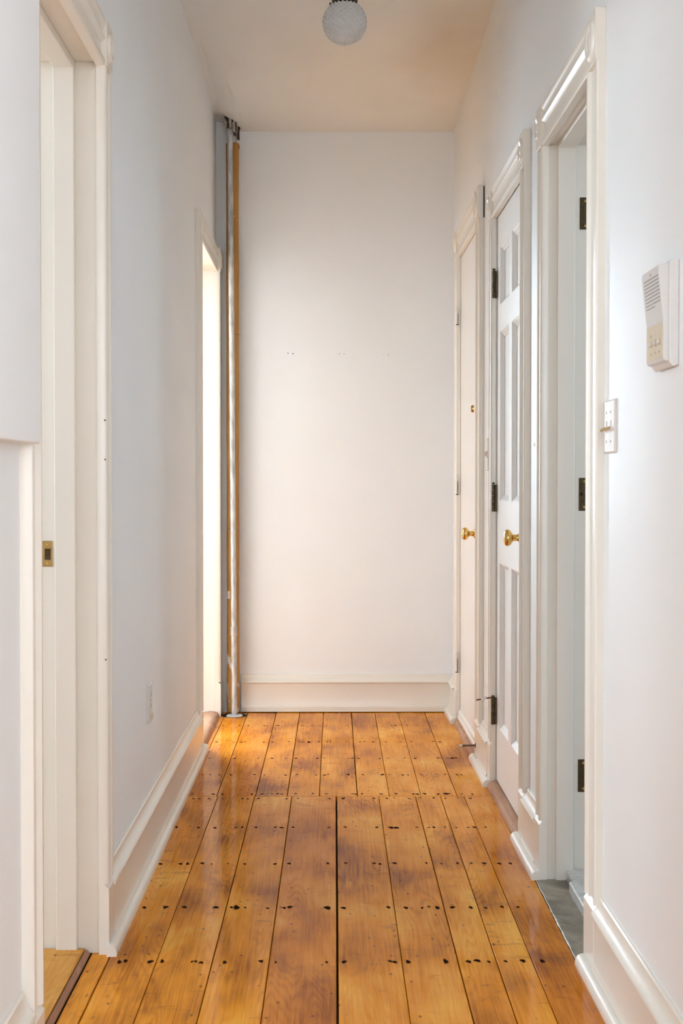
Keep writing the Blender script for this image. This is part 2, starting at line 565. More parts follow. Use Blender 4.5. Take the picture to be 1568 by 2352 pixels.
mb = MB(); nx, ny = 14, 16
xs = [-0.75 + 1.55 * i / nx for i in range(nx + 1)]
xs = sorted(xs + [-0.565, -0.53, -0.50, -0.47, -0.44]); nx = len(xs) - 1
ys = [YN - 0.15, 0, 2, 3.5, 4.5] + [5.0 + (YB + 0.15 - 5.0) * i / 10 for i in range(11)]; ny = len(ys) - 1
vs = [(x, y, zc(x, y)) for y in ys for x in xs]
fs = [(j * (nx + 1) + i, j * (nx + 1) + i + 1, (j + 1) * (nx + 1) + i + 1, (j + 1) * (nx + 1) + i) for j in range(ny) for i in range(nx)]
mb.add(vs, fs)
k = len(vs)
mb.add([(-0.75, YN - .15, 3.0), (0.80, YN - .15, 3.0), (0.80, YB + .15, 3.0), (-0.75, YB + .15, 3.0)], [(0, 1, 2, 3)])
ce = obj('ceiling', mb, 'ceil', smooth=30)
tag(ce, 'uneven beige white plaster ceiling', 'ceiling', 'structure')


# ------------------------------------------------------------------ adjoining rooms that let the daylight in
def room(x0, x1, y0, y1, zf, floor_mat, tagname, skip=()):
    t = 0.1
    fl = obj('floor_' + tagname, MB().box(x0, x1, y0, y1, zf - 0.05, zf), floor_mat)
    tag(fl, 'wood floor of the ' + tagname.replace('_', ' '), 'floor', 'structure')
    c_ = obj('ceiling_' + tagname, MB().box(x0, x1, y0, y1, 2.86, 2.95), 'room')
    tag(c_, 'white ceiling of the ' + tagname.replace('_', ' '), 'ceiling', 'structure')
    for nm, bx in (('west', (x0 - t, x0, y0 - t, y1 + t)), ('south', (x0, x1, y0 - t, y0)), ('north', (x0, x1, y1, y1 + t)), ('east', (x1, x1 + t, y0 - t, y1 + t))):
        if nm in skip:
            continue
        w_ = obj('wall_%s_%s' % (nm, tagname), MB().box(*bx, zf - 0.05, 2.95), 'room')
        tag(w_, '%s white wall of the %s' % (nm, tagname.replace('_', ' ')), 'wall', 'structure')


LRX = -0.715
room(-3.0, 3.0, -5.0, YN - .1, -0.02, 'pine_room', 'front_room', ('north',))
for nm, a, b_ in (('left', -3.1, XL(YN) - .01), ('right', XR(YN) + .01, 3.1)):
    tag(obj('wall_%s_front_room' % nm, MB().box(a, b_, YN - .1, YN, -.02, 2.95), 'room'), 'wall beside the hall mouth, ' + nm + ' half', 'wall', 'structure')
room(-4.0, LRX, 1.92, 4.7, 0.0, 'pine_room', 'near_left_room', ('east',))
room(-4.0, LRX, 4.85, 9.1, 0.0, 'pine_room', 'far_left_room', ('east',))
tag(obj('wall_east_far_left_room', MB().box(LRX, LRX + .1, YB + 0.16, 9.2, -0.05, 2.95), 'room'), 'wall of the far left room beyond the hall end', 'wall', 'structure')
room(0.77, 2.4, 2.3, 4.45, 0.028, 'marble', 'right_room', ('west',))

# ------------------------------------------------------------------ mouldings
CAS = lambda W, T=0.019: [(0, 0), (0, T * .8), (.003, T), (.011, T), (.015, T * .80), (.020, T * .66), (.026, T * .60),
                          (W - .030, T * .60), (W - .022, T * .70), (W - .018, T * .95), (W - .014, T * 1.12), (W - .006, T * 1.12), (W - .002, T), (W, T * .85), (W, 0)]
BASE = [(0, 0), (0, .183), (.005, .183), (.008, .180), (.008, .175), (.010, .168), (.014, .160), (.020, .154), (.026, .151), (.028, .147),
        (.027, .142), (.022, .139), (.021, .135), (.021, .040), (.023, .032), (.027, .026), (.027, 0)]
SHOE = [(.020, 0), (.020, .024), (.026, .027), (.033, .0255), (.039, .0215), (.043, .015), (.0445, .008), (.044, 0)]


def scaled(prof, k):
    return [(n, z * k) for n, z in prof]


def base_run(name, S, y0, y1, label, shoe=None, k=1.0):
    """baseboard + shoe moulding along a side wall"""
    e = empty(name, S((y0 + y1) / 2, 0.01, 0))
    tag(e, label, 'baseboard', 'structure')
    obj('board', MB().ext(scaled(BASE, k), y0, y1, lambda t, n, z: S(t, n, z)), 'trim', e, 30)
    s0, s1 = shoe or (y0, y1)
    obj('shoe_moulding', MB().ext(SHOE, s0, s1, lambda t, n, z: S(t, n, z)), 'trim', e, 40)
    return e


base_run('baseboard_left', SL, YN, 2.46, 'tall cream baseboard at the near left corner of the hall', k=1.18)
base_run('baseboard_left', SL, 3.385, 5.745, 'long cream baseboard between the two left doorways', (3.285, 5.845))
base_run('baseboard_right', SR, YN, 3.125, 'cream baseboard on the near right wall under the switch plate', (YN, 3.225))
base_run('baseboard_right', SR, 4.006, 4.268, 'short cream baseboard between stone doorway and six-panel door', (3.915, 4.365))
base_run('baseboard_right', SR, 5.20, 5.505, 'short cream baseboard between the two closed doors', (5.125, 5.635))
base_run('baseboard_right', SR, 6.565, YB - 0.022, 'tiny cream baseboard piece in the far right corner', (6.47, YB - 0.022))
e = empty('baseboard_back', (0.06, YB - 0.01, 0)); tag(e, 'cream baseboard along the end wall', 'baseboard', 'structure')
obj('board', MB().ext([(n, max(z, .004)) for n, z in BASE], -0.447, XR(YB), lambda t, n, z: (t, YB - n, z)), 'trim', e, 30)


def disc(mb, S, y, n, z, r):
    """bullseye rosette"""
    prof = [(0.0001, .006), (r * .30, .005), (r * .42, .0015), (r * .52, .0015), (r * .62, .005), (r * .80, .007), (r * .93, .004), (r, 0)]
    return mb.lathe(prof, 28, lambda a, b_, h: S(y + a, n + h, z + b_))


def doorway(name, S, op, near, far, zb, label, T=0.019, Tf=None, stop=(.05, .098), reveal=.006, gap_near=0.0, plinth=0.165, noplinth_near=False):
    y0, y1, zt = op
    Tf = Tf or T
    e = empty(name, S((y0 + y1) / 2, 0, 0)); tag(e, label, 'door frame', 'structure')
    # side casings: bead towards the opening
    for yi, wd, d, th in ((y0, near, -1, T), (y1, far, 1, Tf)):
        prof = CAS(wd, th)
        obj('casing', MB().ext([(wd - p, q) for p, q in prof], plinth, zt, lambda t, p, q, yi=yi, d=d: S(yi + d * p, q, t)), 'trim', e, 35)
        a, b_ = sorted((yi, yi + d * wd))
        # plinth: flat foot with a chamfered top
        mbp = MB().ext([(0, 0), (th * 1.1, 0), (th * 1.1, plinth - .012), (th * .6, plinth), (0, plinth)], a, b_, lambda t, n, z: S(t, n, z))
        obj('plinth', mbp, 'trim', e)
        g = gap_near if d < 0 else 0
        blk = obj('corner_block', MB().box(a, b_, g, th * 1.18 + g, zt, zb, lambda y, n, z: S(y, n, z)), 'trim', e, bevel=0.0015)
        r = min(wd, zb - zt) * .40
        obj('rosette', disc(MB(), S, (a + b_) / 2, th * 1.18 + g, (zt + zb) / 2, r), 'trim', blk, 50)
    Wd = zb - zt
    hp = [(0, 0), (0, T * .85), (.003, T), (.012, T * 1.05), (.016, T * .85), (.022, T * .62), (Wd * .45, T * .58), (Wd * .50, T * .62), (Wd * .56, T * .95), (Wd * .60, T * 1.05),
          (Wd * .65, T * .80), (Wd * .74, T * .72), (Wd * .86, T * .95), (Wd * .90, T * 1.1), (Wd * .98, T * 1.1), (Wd, T * .9), (Wd, 0)]
    obj('head_casing', MB().ext(hp, y0, y1, lambda t, p, q: S(t, q, zt + p)), 'trim', e, 35)
    # jambs and stops
    R = reveal
    bx = lambda a, b_, n0, n1, z0, z1: MB().box(a, b_, n0, n1, z0, z1, lambda y, n, z: S(y, n, z))
    D = -TW - 0.012
    obj('jamb', bx(y0 - JT, y0 - R, D, -.0005, 0, zt + R), 'trim', e, bevel=.001)
    obj('jamb', bx(y1 + R, y1 + JT, D, -.0005, 0, zt + R), 'trim', e, bevel=.001)
    obj('head_jamb', bx(y0 - JT, y1 + JT, D, -.0005, zt + R, zt + JT), 'trim', e, bevel=.001)
    if stop:
        s0, s1 = -stop[1], -stop[0]
        obj('door_stop', bx(y0 - R, y0 + .007, s0, s1, 0.0, zt + R), 'trim', e, bevel=.002)
        obj('door_stop', bx(y1 - .007, y1 + R, s0, s1, 0.0, zt + R), 'trim', e, bevel=.002)
        obj('head_stop', bx(y0 + .007, y1 - .007, s0, s1, zt - .007, zt + R), 'trim', e, bevel=.002)
    return e


t1 = doorway('trim_1', SL, L1, 0.078, 0.085, 2.168, 'cream door frame of the open doorway at the near left', T=.022, reveal=.012)
t2 = doorway('trim_2', SL, L2, 0.100, 0.115, 2.203, 'cream door frame of the bright open doorway at the far left', T=.019, Tf=.026, stop=(.075, .115))
t3 = doorway('trim_3', SR, R1, 0.115, 0.086, 2.141, 'cream door frame of the open doorway with stone threshold on the right', T=.020, stop=(.024, .072))
t4 = doorway('trim_4', SR, R2, 0.090, 0.075, 2.160, 'cream door frame around the six-panel door', T=.019, stop=None, reveal=.002)
t5 = doorway('trim_5', SR, R3, 0.140, 0.092, 2.250, 'cream door frame around the flat door at the far right', T=.019, stop=None, reveal=.002, gap_near=.004)

# the dark gap behind the loose corner block of the far right frame
obj('gap', MB().box(5.503, 5.52, 0.0002, 0.0042, 2.13, 2.245, lambda y, n, z: SR(y, n, z)), 'dark', t5)

# strike plate on the near left frame
RY = L1[1] + .012
sp_ = obj('strike_plate', MB().box(-.681, -.6555, RY - .0022, RY + .001, .906, .966), 'brass_dull', t1, bevel=.001)
tag(sp_, 'brass strike plate')
obj('latch_hole', MB().box(-.674, -.660, RY - .0028, RY - .0021, .922, .948), 'bronze', sp_)
for z in (.914, .957):
    obj('screw', MB().lathe([(.0001, .001), (.003, .0008), (.0036, 0)], 12, lambda a, b_, h, z=z: (-.668 + a, RY - .0022 - h, z + b_)), 'brass', sp_)
# old nail holes in its casing
for z in (1.246, 1.155, .690):
    obj('nail_hole', MB().lathe([(.0001, .0005), (.0019, .0004), (.0022, -.001)], 9, lambda a, b_, h, z=z: (-.5315 + a, L1[1] - h - .0002, z + b_)), 'bronze', t1)

# hinge leaves left on the jamb of the stone doorway
HY = R1[1] + .006
for k, (z0, z1) in enumerate(((1.798, 1.886), (1.024, 1.115), (.244, .335))):
    h = obj('hinge_leaf', MB().box(.6745, .712, HY - .0025, HY + .001, z0, z1), 'bronze', t3, bevel=.002)
    tag(h, 'dark bronze hinge leaf')
    for zz_ in (z0 + .010, z1 - .010):
        obj('screw', MB().lathe([(.0001, .0012), (.003, .001), (.0042, 0)], 12, lambda a, b_, hh, zz_=zz_: (.690 + a, HY - .0025 - hh, zz_ + b_)), 'brass_dull', h)
    if k == 1:
        obj('pin_hole', MB().lathe([(.0001, .0006), (.0045, .0005), (.005, -.001)], 14, lambda a, b_, hh: (.681 + a, HY - .0026 - hh, 1.07 + b_)), 'dark', h)

# painted-over hinges of the flat far door
FX = R3[1]
for z0, z1 in ((1.82, 1.90), (1.05, 1.14), (.24, .33)):
    h = obj('painted_hinge', MB().tube((XR(FX) - .017, FX - .001, z0), (XR(FX) - .017, FX - .001, z1), .0055, 12), 'trim', t5, 40)
    obj('paint_crack', MB().box(XR(FX) - .0225, XR(FX) - .008, FX - .0078, FX - .0062, z0 - .0025, z0 + .0008), 'dark', h)
    obj('paint_crack', MB().box(XR(FX) - .0128, XR(FX) - .0112, FX - .0075, FX - .0055, z0 + .002, z1 - .03), 'dark', h)


# ------------------------------------------------------------------ doors
def knob(parent, S, y, z, n0):
    """turned brass knob on a rose"""
    prof = [(.0001, 0), (.0195, 0), (.0195, .002), (.017, .005), (.012, .007), (.0105, .010), (.0105, .022), (.0135, .026), (.0185, .029),
            (.0235, .033), (.0260, .038), (.0262, .043), (.0245, .048), (.019, .0525), (.010, .0545), (.0001, .055)]
    o = obj('knob', MB().lathe(prof, 36, lambda a, b_, h: S(y + a, n0 + h, z + b_)), 'brass', parent, 60)
    tag(o, 'polished brass knob')
    return o


def bars(mb, y0, y1, z0, z1, n0, n1, S):
    return mb.box(y0, y1, n0, n1, z0, z1, lambda y, n, z: S(y, n, z))


d0, d1 = R2[0] + .001, R2[1] - .002
zb_, zt_ = .032, R2[2] - .002
fn, bn = -.003, -.038
cols = ((4.45, 4.715), (4.785, 5.03))
rws = ((.228, .817), (1.039, 1.635), (1.731, 1.935))
door2 = empty('door_2', SR((d0 + d1) / 2, -.02, zb_))
tag(door2, 'white six-panel door with brass knob in the right wall', 'door', 'structure')
for a, b_ in ((d0, cols[0][0]), (cols[0][1], cols[1][0]), (cols[1][1], d1)):
    obj('stile', bars(MB(), a, b_, zb_, zt_, bn, fn, SR), 'door', door2)
for z0, z1 in ((zb_, rws[0][0]), (rws[0][1], rws[1][0]), (rws[1][1], rws[2][0]), (rws[2][1], zt_)):
    mb = MB()
    for a, b_ in cols:
        bars(mb, a, b_, z0, z1, bn, fn, SR)
    obj('rail', mb, 'door', door2)
for a, b_ in cols:
    for z0, z1 in rws:
        mb = MB()
        q = [(a, z0), (b_, z0), (b_, z1), (a, z1)]
        levels = [(0, 0, fn - .0015), (.0015, .005, fn - .004), (.004, .012, fn - .010), (.005, .018, fn - .014), (.006, .0185, fn - .0165)]
        L_ = []
        for iy, iz, n in levels:
            L_.append([SR(a + iy, n, z0 + iz), SR(b_ - iy, n, z0 + iz), SR(b_ - iy, n, z1 - iz), SR(a + iy, n, z1 - iz)])
        vs = [p for l in L_ for p in l]; fs = []
        for k in range(len(L_) - 1):
            for i in range(4):
                j = (i + 1) % 4
                fs.append((k * 4 + i, k * 4 + j, k * 4 + 4 + j, k * 4 + 4 + i))
        kk = (len(L_) - 1) * 4
        fs.append((kk, kk + 1, kk + 2, kk + 3))
        mb.add(vs, fs)
        bars(mb, a + .003, b_ - .003, z0 + .003, z1 - .003, bn, fn - .0185, SR)
        obj('panel', mb, 'door', door2)
knob(door2, SR, 4.488, .928, fn)
HX, HYY = .5705, 5.1135
for k, (z0, z1) in enumerate(((1.764, 1.861), (.998, 1.095), (.231, .328))):
    h = obj('hinge', MB().box(HX + .004, HX + .0135, HYY - .001, HYY + .0015, z0, z1), 'bronze', door2)
    tag(h, 'aged bronze butt hinge')
    n = 5
    for i in range(n):
        za, zb2 = z0 + (z1 - z0) * i / n, z0 + (z1 - z0) * (i + 1) / n
        obj('knuckle', MB().tube((HX, HYY - .006, za + .0006), (HX, HYY - .006, zb2 - .0006), .0062, 14), 'bronze', h, 40)
    obj('hinge_pin', MB().lathe([(.003, 0), (.003, .003), (.006, .004), (.006, .006), (.003, .008)], 12, lambda a, b_, hh, z1=z1: (HX + a, HYY - .006 + b_, z1 + hh)), 'bronze', h, 40)
# hinge-pin door stop on the lowest hinge
ps = obj('hinge_pin_stop', MB().tube((.574, 5.105, .3305), (.508, 5.09, .3215), .0026, 10), 'steel', door2, 40)
obj('bumper', MB().lathe([(.0001, -.006), (.006, -.0055), (.0085, -.002), (.0085, .003), (.006, .0065), (.0001, .007)], 16, lambda a, b_, h: (.531 + h, 5.088 + a, .3225 + b_)), 'rubber', ps, 50)
obj('bumper', MB().lathe([(.0001, -.004), (.005, -.0035), (.0065, 0), (.005, .004), (.0001, .0045)], 16, lambda a, b_, h: (.541 + h, 5.093 + a, .330 + b_)), 'rubber', ps, 50)
obj('rod_tip', MB().tube((.508, 5.09, .3215), (.506, 5.0895, .3212), .003, 10), 'rubber', ps)

d0, d1 = R3[0] + .001, R3[1] - .001
door3 = empty('door_3', SR((d0 + d1) / 2, -.02, .03))
tag(door3, 'flat cream door with brass knob at the far right', 'door', 'structure')
obj('slab', bars(MB(), d0, d1, .03, R3[2] - .002, -.038, -.001, SR), 'door', door3)
obj('sweep', MB().ext([(-.001, .028), (.012, .028), (.012, .040), (.008, .046), (.008, .060), (.004, .066), (-.001, .068)], d0 + .004, d1 - .004, lambda t, n, z: SR(t, n, z)), 'door', door3, 30)
knob(door3, SR, 5.842, .893, -.001)
db = obj('deadbolt_plate', MB().lathe([(.0001, .011), (.008, .011), (.0095, .008), (.0105, .001), (.0105, -.001)], 24, lambda a, b_, h: SR(5.905 + a, h - .001, 1.409 + b_ * 1.5)), 'brass', door3, 50)
tag(db, 'small brass deadbolt cover')

# ------------------------------------------------------------------ thresholds
THR = [(-.075, 0), (-.075, .012), (-.05, .022), (-.02, .0275), (.005, .0265), (.019, .022), (.026, .014), (.030, 0)]
tag(obj('trim_6', MB().ext(THR, R2[0] + .002, R2[1] - .004, lambda t, n, z: SR(t, n, z)), 'thresh', None, 40), 'worn pink-brown rounded threshold under the six-panel door', 'threshold', 'structure')
tag(obj('trim_7', MB().ext([(n, z * .9) for n, z in THR], R3[0] + .002, R3[1] - .002, lambda t, n, z: SR(t, n, z)), 'thresh', None, 40), 'narrow brown wooden threshold under the flat far door', 'threshold', 'structure')
tag(obj('trim_8', MB().ext(THR, L2[0], L2[1], lambda t, n, z: SL(t, n - .006, z)), 'thresh', None, 40), 'rounded wooden threshold of the bright far left doorway', 'threshold', 'structure')

# near left: raised threshold boards with a worn grey edge
tl = empty('trim_9', (-.63, 2.92, 0)); tag(tl, 'raised pine threshold boards in the near left doorway', 'threshold', 'structure')
obj('worn_edge', MB().ext([(-.5705, 0), (-.572, .004), (-.580, .0125), (-.583, 0)], L1[0] - .006, L1[1] + .004, lambda t, x, z: (x, t, z)), 'thresh', tl)
for a, b_ in ((-.720, -.5835),):
    plank_mesh(a, b_, L1[0] - .006, L1[1] + .005, 'plank', .0135, 'pine_room', tl, .0135)

# stone doorway: slate strip, caulk bead, marble saddle
st = obj('trim_10', MB().box(.5585, .66, R1[0] - .006, R1[1] + .006, -.018, .0008), 'slate')
tag(st, 'grey slate strip beside the floorboards in the stone doorway', 'threshold', 'structure')
cb = MB(); pts = []
r = random.Random(5)
ny_ = 46
for i in range(ny_ + 1):
    y = 3.232 + (3.915 - 3.232) * i / ny_
    wv = .0009 + (.0018 * r.random() if 8 < i < 30 else .0004 * r.random())
    x0_ = .5572 + .0005 * math.sin(i * .9)
    pts.append((x0_ - wv, y, .0004)); pts.append((x0_, y, .0028)); pts.append((x0_ + wv, y, .0012))
cb.add(pts, [(3 * i + k, 3 * i + 3 + k, 3 * i + 4 + k, 3 * i + 1 + k) for i in range(ny_) for k in range(2)])
obj('caulk_bead', cb, 'caulk', st, 60)
sd = obj('trim_11', MB().ext([(.630, 0), (.630, .026), (.633, .030), (.765, .030), (.765, 0)], R1[0] + .001, 3.80, lambda t, x, z: (x, t, z))
         .ext([(.641, 0), (.641, .025), (.645, .0295), (.765, .0295), (.765, 0)], 3.80, R1[1] - .001, lambda t, x, z: (x, t, z)), 'marble', None, None, .0015)
tag(sd, 'raised white marble saddle with chipped corner in the right doorway', 'threshold', 'structure')

# ------------------------------------------------------------------ riser pipes in the far left corner
pz = lambda x, y: zc(x, y)
pp = empty('riser_pipe', (-.472, 6.69, 0)); tag(pp, 'slim silver painted heating pipe in the far left corner', 'pipe')
obj('shaft', MB().tube((-.4715, 6.69, 0), (-.4895, 6.69, 2.83), .0128, 24), 'pipe', pp, 40)
zt2 = .405
xq = lambda z: -.4715 - .018 * z / 2.83
obj('coupling', MB().lathe([(.0128, -.023), (.0155, -.021), (.0160, -.012), (.0160, .014), (.0155, .019), (.0128, .020)], 24, lambda a, b_, h: (xq(zt2) + a, 6.69 + b_, zt2 + h)), 'pipe', pp, 40)
# split floor flange
mb = MB()
for a0, a1, rr in ((math.radians(150), math.radians(385), .040), (math.radians(35), math.radians(140), .041)):
    n = 14; prof = [(.016, .004), (.018, .009), (.034, .008), (rr, .003), (rr, .0005), (.016, .0005)]
    vs = []
    for i in range(n + 1):
        a = a0 + (a1 - a0) * i / n
        k = 1 + .05 * math.sin(i * 2.3)
        vs += [(-.4715 + r_ * k * math.cos(a), 6.69 + r_ * k * math.sin(a), h_ + .001) for r_, h_ in prof]
    np_ = len(prof); fs = []
    for i in range(n):
        for j in range(np_):
            j2 = (j + 1) % np_
            fs.append((i * np_ + j, i * np_ + j2, (i + 1) * np_ + j2, (i + 1) * np_ + j))
    fs += [tuple(range(np_)), tuple(range(n * np_ + np_ - 1, n * np_ - 1, -1))]
    mb.add(vs, fs)
obj('floor_flange', mb, 'pipe', pp, 40)
obj('floor_hole', MB().lathe([(.0001, .0012), (.060, .0012), (.062, .0002)], 20, lambda a, b_, h: (-.476 + a, 6.722 + b_, h)), 'dark', floor)

p2 = empty('insulated_riser', (-.4825, 6.765, 0)); tag(p2, 'second riser pipe wrapped in an ochre brown sleeve behind the silver pipe', 'pipe')
obj('shaft', MB().tube((-.479, 6.765, 0), (-.479, 6.765, 2.83), .0165, 20), 'pipe', p2, 40)
segs = ((.012, .885), (.887, 1.803), (1.805, 2.705))
for k, (z0, z1) in enumerate(segs):
    r0 = .0298
    mb = MB(); seg = 28; rows_ = 26; rr = random.Random(60 + k)
    vs = []
    for j in range(rows_ + 1):
        z = z0 + (z1 - z0) * j / rows_
        bul = .0008 * math.sin(z * 9 + k) + rr.uniform(-.0004, .0004)
        for i in range(seg):
            a = 2 * math.pi * i / seg
            rad = r0 + bul + (.0016 * rr.random() if 0.05 < a / (2 * math.pi) < .1 or a / (2 * math.pi) > .93 else 0)
            vs.append((-.4825 + rad * math.cos(a), 6.765 + rad * math.sin(a), z))
    fs = [(j * seg + i, j * seg + (i + 1) % seg, (j + 1) * seg + (i + 1) % seg, (j + 1) * seg + i) for j in range(rows_) for i in range(seg)]
    fs += [tuple(reversed(range(seg))), tuple(range(rows_ * seg, rows_ * seg + seg))]
    mb.add(vs, fs)
    s_ = obj('sleeve', mb, 'sleeve', p2, 50)
    if k == 2:
        obj('sleeve_rim', MB().lathe([(.018, 0), (.0305, -.002), (.0318, -.007), (.0300, -.016)], 28, lambda a, b_, h: (-.4825 + a, 6.765 + b_, 2.708 + h)), 'sleeve', s_, 60)
        obj('torn_lip', MB().box(-.4535, -.4475, 6.748, 6.76, 2.680, 2.695), 'sleeve', s_, bevel=.002)
    if k == 0:
        obj('paper_label', MB().ext([(-.0304 * math.sin(a), -.0304 * math.cos(a)) for a in (math.radians(x) for x in (28, 40, 52, 64))] + [(-.0300 * math.sin(a), -.0300 * math.cos(a)) for a in (math.radians(x) for x in (64, 52, 40, 28))],
                                    .552, .588, lambda t, x, y: (-.4825 + x, 6.765 + y, t)), 'plate_cream', s_)

# broken plaster collar where the risers pass the ceiling
mb = MB(); mbc = MB(); rr = random.Random(11)
for cx_, cy_, r0_ in ((-.489, 6.69, .0135), (-.479, 6.765, .0172)):
    for k in range(22):
        a = 2 * math.pi * (k + rr.uniform(-.3, .3)) / 22
        rad = r0_ + rr.uniform(.003, .012)
        x, y = cx_ + rad * math.cos(a), cy_ + rad * math.sin(a)
        zz_ = zc(x, y) + .006
        hgt = rr.choice((.018, .026, .034, .05, .06)) * rr.uniform(.8, 1.2); wd = rr.uniform(.0055, .0095)
        tgt = mb if rr.random() < .74 else mbc
        tx, ty = math.cos(a) * rr.uniform(-.003, .006), math.sin(a) * rr.uniform(-.003, .006)
        base_ = [(x - wd, y - wd, zz_), (x + wd, y - wd, zz_), (x + wd, y + wd, zz_), (x - wd, y + wd, zz_)]
        tip = [(x + tx + dx * wd * rr.uniform(.3, .9), y + ty + dy * wd * rr.uniform(.3, .9), zz_ - hgt * rr.uniform(.7, 1)) for dx, dy in ((-1, -1), (1, -1), (1, 1), (-1, 1))]
        tgt.add(base_ + tip, [(0, 1, 2, 3), (4, 5, 6, 7), (0, 1, 5, 4), (1, 2, 6, 5), (2, 3, 7, 6), (3, 0, 4, 7)])
obj('dark_chunks', mb, 'plaster_dark', ce)['kind'] = 'stuff'  # near-black pieces of the broken plaster
obj('pale_chunks', mbc, 'plaster_chip', ce)['kind'] = 'stuff'

# ------------------------------------------------------------------ ceiling light
LX, LY, LZ, LR = .034, 4.8, 2.644, .0735
cl = empty('ceiling_light', (LX, LY, LZ)); tag(cl, 'pressed glass globe ceiling light with dark brass fitting', 'ceiling light')
mb = MB(); seg, rws_ = 120, 48
th0, th1 = math.radians(38), math.radians(152)    # from the neck down to the smooth cap
vs = []
for j in range(rws_ + 1):
    t = th0 + (th1 - th0) * j / rws_
    for i in range(seg):
        a = 2 * math.pi * i / seg
        u = i * 20 / seg; v = j * 8 / rws_
        # staggered diamond pyramids
        du = abs(((u + v) % 1) - .5) * 2; dv = abs(((u - v) % 1) - .5) * 2
        b_ = (1 - max(du, dv))
        fade = min(1, (rws_ - j) / 6.0)
        rad = LR * (1 + 0.058 * b_ * fade - .026)
        vs.append((LX + rad * math.sin(t) * math.cos(a), LY + rad * math.sin(t) * math.sin(a), LZ + rad * math.cos(t)))
fs = [(j * seg + i, j * seg + (i + 1) % seg, (j + 1) * seg + (i + 1) % seg, (j + 1) * seg + i) for j in range(rws_) for i in range(seg)]
mb.add(vs, fs)
# smooth star cap
cap = []
for j in range(0, 7):
    t = th1 + (math.pi - th1) * j / 7
    for i in range(seg):
        a = 2 * math.pi * i / seg
        rad = LR * (.985 + .02 * math.cos(12 * a) * math.sin(math.pi * j / 7))
        cap.append((LX + rad * math.sin(t) * math.cos(a), LY + rad * math.sin(t) * math.sin(a), LZ + rad * math.cos(t)))
cap.append((LX, LY, LZ - LR * .985))
fs = [(j * seg + i, j * seg + (i + 1) % seg, (j + 1) * seg + (i + 1) % seg, (j + 1) * seg + i) for j in range(6) for i in range(seg)]
fs += [(6 * seg + i, 6 * seg + (i + 1) % seg, 7 * seg) for i in range(seg)]
mb.add(cap, fs)
gl = obj('globe', mb, 'glass', cl)
sm = gl.modifiers.new('wall', 'SOLIDIFY'); sm.thickness = .003
top = zc(LX, LY)
obj('fitter', MB().lathe([(.020, .052), (.0435, .054), (.0435, .085), (.040, .090), (.040, .100), (.062, .125), (.066, top - LZ + .002), (.02, top - LZ + .002)], 36, lambda a, b_, h: (LX + a, LY + b_, LZ + h)), 'bronze', cl, 40)
obj('retaining_ring', MB().lathe([(.0435, .0545), (.0455, .056), (.0455, .0605), (.0435, .062)], 36, lambda a, b_, h: (LX + a, LY + b_, LZ + h)), 'dark', cl, 40)
obj('thumbscrew', MB().tube((LX - .040, LY - .012, LZ + .0585), (LX - .049, LY - .014, LZ + .0585), .0018, 10).tube((LX - .048, LY - .014, LZ + .0585), (LX - .0505, LY - .0145, LZ + .0585), .0032, 10), 'dark', cl, 40)
obj('bulb', MB().lathe([(.012, .05), (.013, .02), (.022, .005), (.026, -.015), (.020, -.032), (.008, -.040), (.0001, -.041)], 20, lambda a, b_, h: (LX + a, LY + b_, LZ + h)), 'white_plastic', cl, 50)

# ------------------------------------------------------------------ intercom on the near right wall
iy0, iy1 = 2.470, 2.607
ic = empty('intercom', SR((iy0 + iy1) / 2, 0, 1.305)); tag(ic, 'white wall intercom with speaker slots and an ivory button panel', 'intercom')
f3 = lambda t, n, z: SR(t, n, z)
obj('base', MB().ext([(0, 1.306), (.010, 1.303), (.017, 1.312), (.0175, 1.33), (.0175, 1.48), (.016, 1.488), (0, 1.489)], iy0, iy1, f3), 'white_plastic', ic, None, .002)
nf = lambda z: .0265 + (.0095 if z > 1.47 else .0095 * max(0, (z - 1.385) / .085))
body = obj('body', MB().ext([(.0170, 1.312), (.0255, 1.3145), (.0265, 1.320), (.0265, 1.385), (.0285, 1.40), (.0360, 1.472), (.0350, 1.480), (.0170, 1.483)], iy0 + .004, iy1 - .003, f3), 'white_plastic', ic, None, .0015)
fz = lambda z: .0265 if z < 1.385 else (.0265 + .002 * (z - 1.385) / .015 if z < 1.40 else .0285 + .0075 * (z - 1.40) / .072)
for i in range(9):
    z = 1.462 - .0062 * i
    a, b_ = iy0 + .008, iy1 - .018
    if i == 8:
        a += .045
    mb = MB(); e_ = .0004
    mb.add([SR(a, fz(z) + e_, z), SR(b_, fz(z) + e_, z), SR(b_, fz(z + .0016) + e_, z + .0016), SR(a, fz(z + .0016) + e_, z + .0016),
            SR(a, fz(z) - .002, z), SR(b_, fz(z) - .002, z), SR(b_, fz(z) - .002, z + .0016), SR(a, fz(z) - .002, z + .0016)],
           [(0, 1, 2, 3), (4, 5, 6, 7), (0, 1, 5, 4), (1, 2, 6, 5), (2, 3, 7, 6), (3, 0, 4, 7)])
    obj('speaker_slot', mb, 'slot', ic)
pn = obj('button_panel', MB().box(iy0 + .009, iy1 - .008, .0262, .0272, 1.320, 1.382, f3), 'ivory', ic)
for k, y in enumerate((2.503, 2.534, 2.566)):
    bt = obj('button', MB().box(y - .006, y + .006, .0270, .0312, 1.3455, 1.3525, f3), 'white_plastic', pn, bevel=.001)
    obj('button_shadow', MB().box(y - .0095, y - .0045, .0271, .0276, 1.343, 1.355, f3), 'tan', pn)  # tan patch painted as the brown shadow beside the button
    obj('print_mark', MB().box(y - .006, y + .004, .0271, .0275, 1.362, 1.366, f3), 'grey_print' if k == 2 else 'ivory', pn)
    obj('print_mark', MB().box(y - .006, y + .003, .0271, .0275, 1.330, 1.3335, f3), 'grey_print', pn)
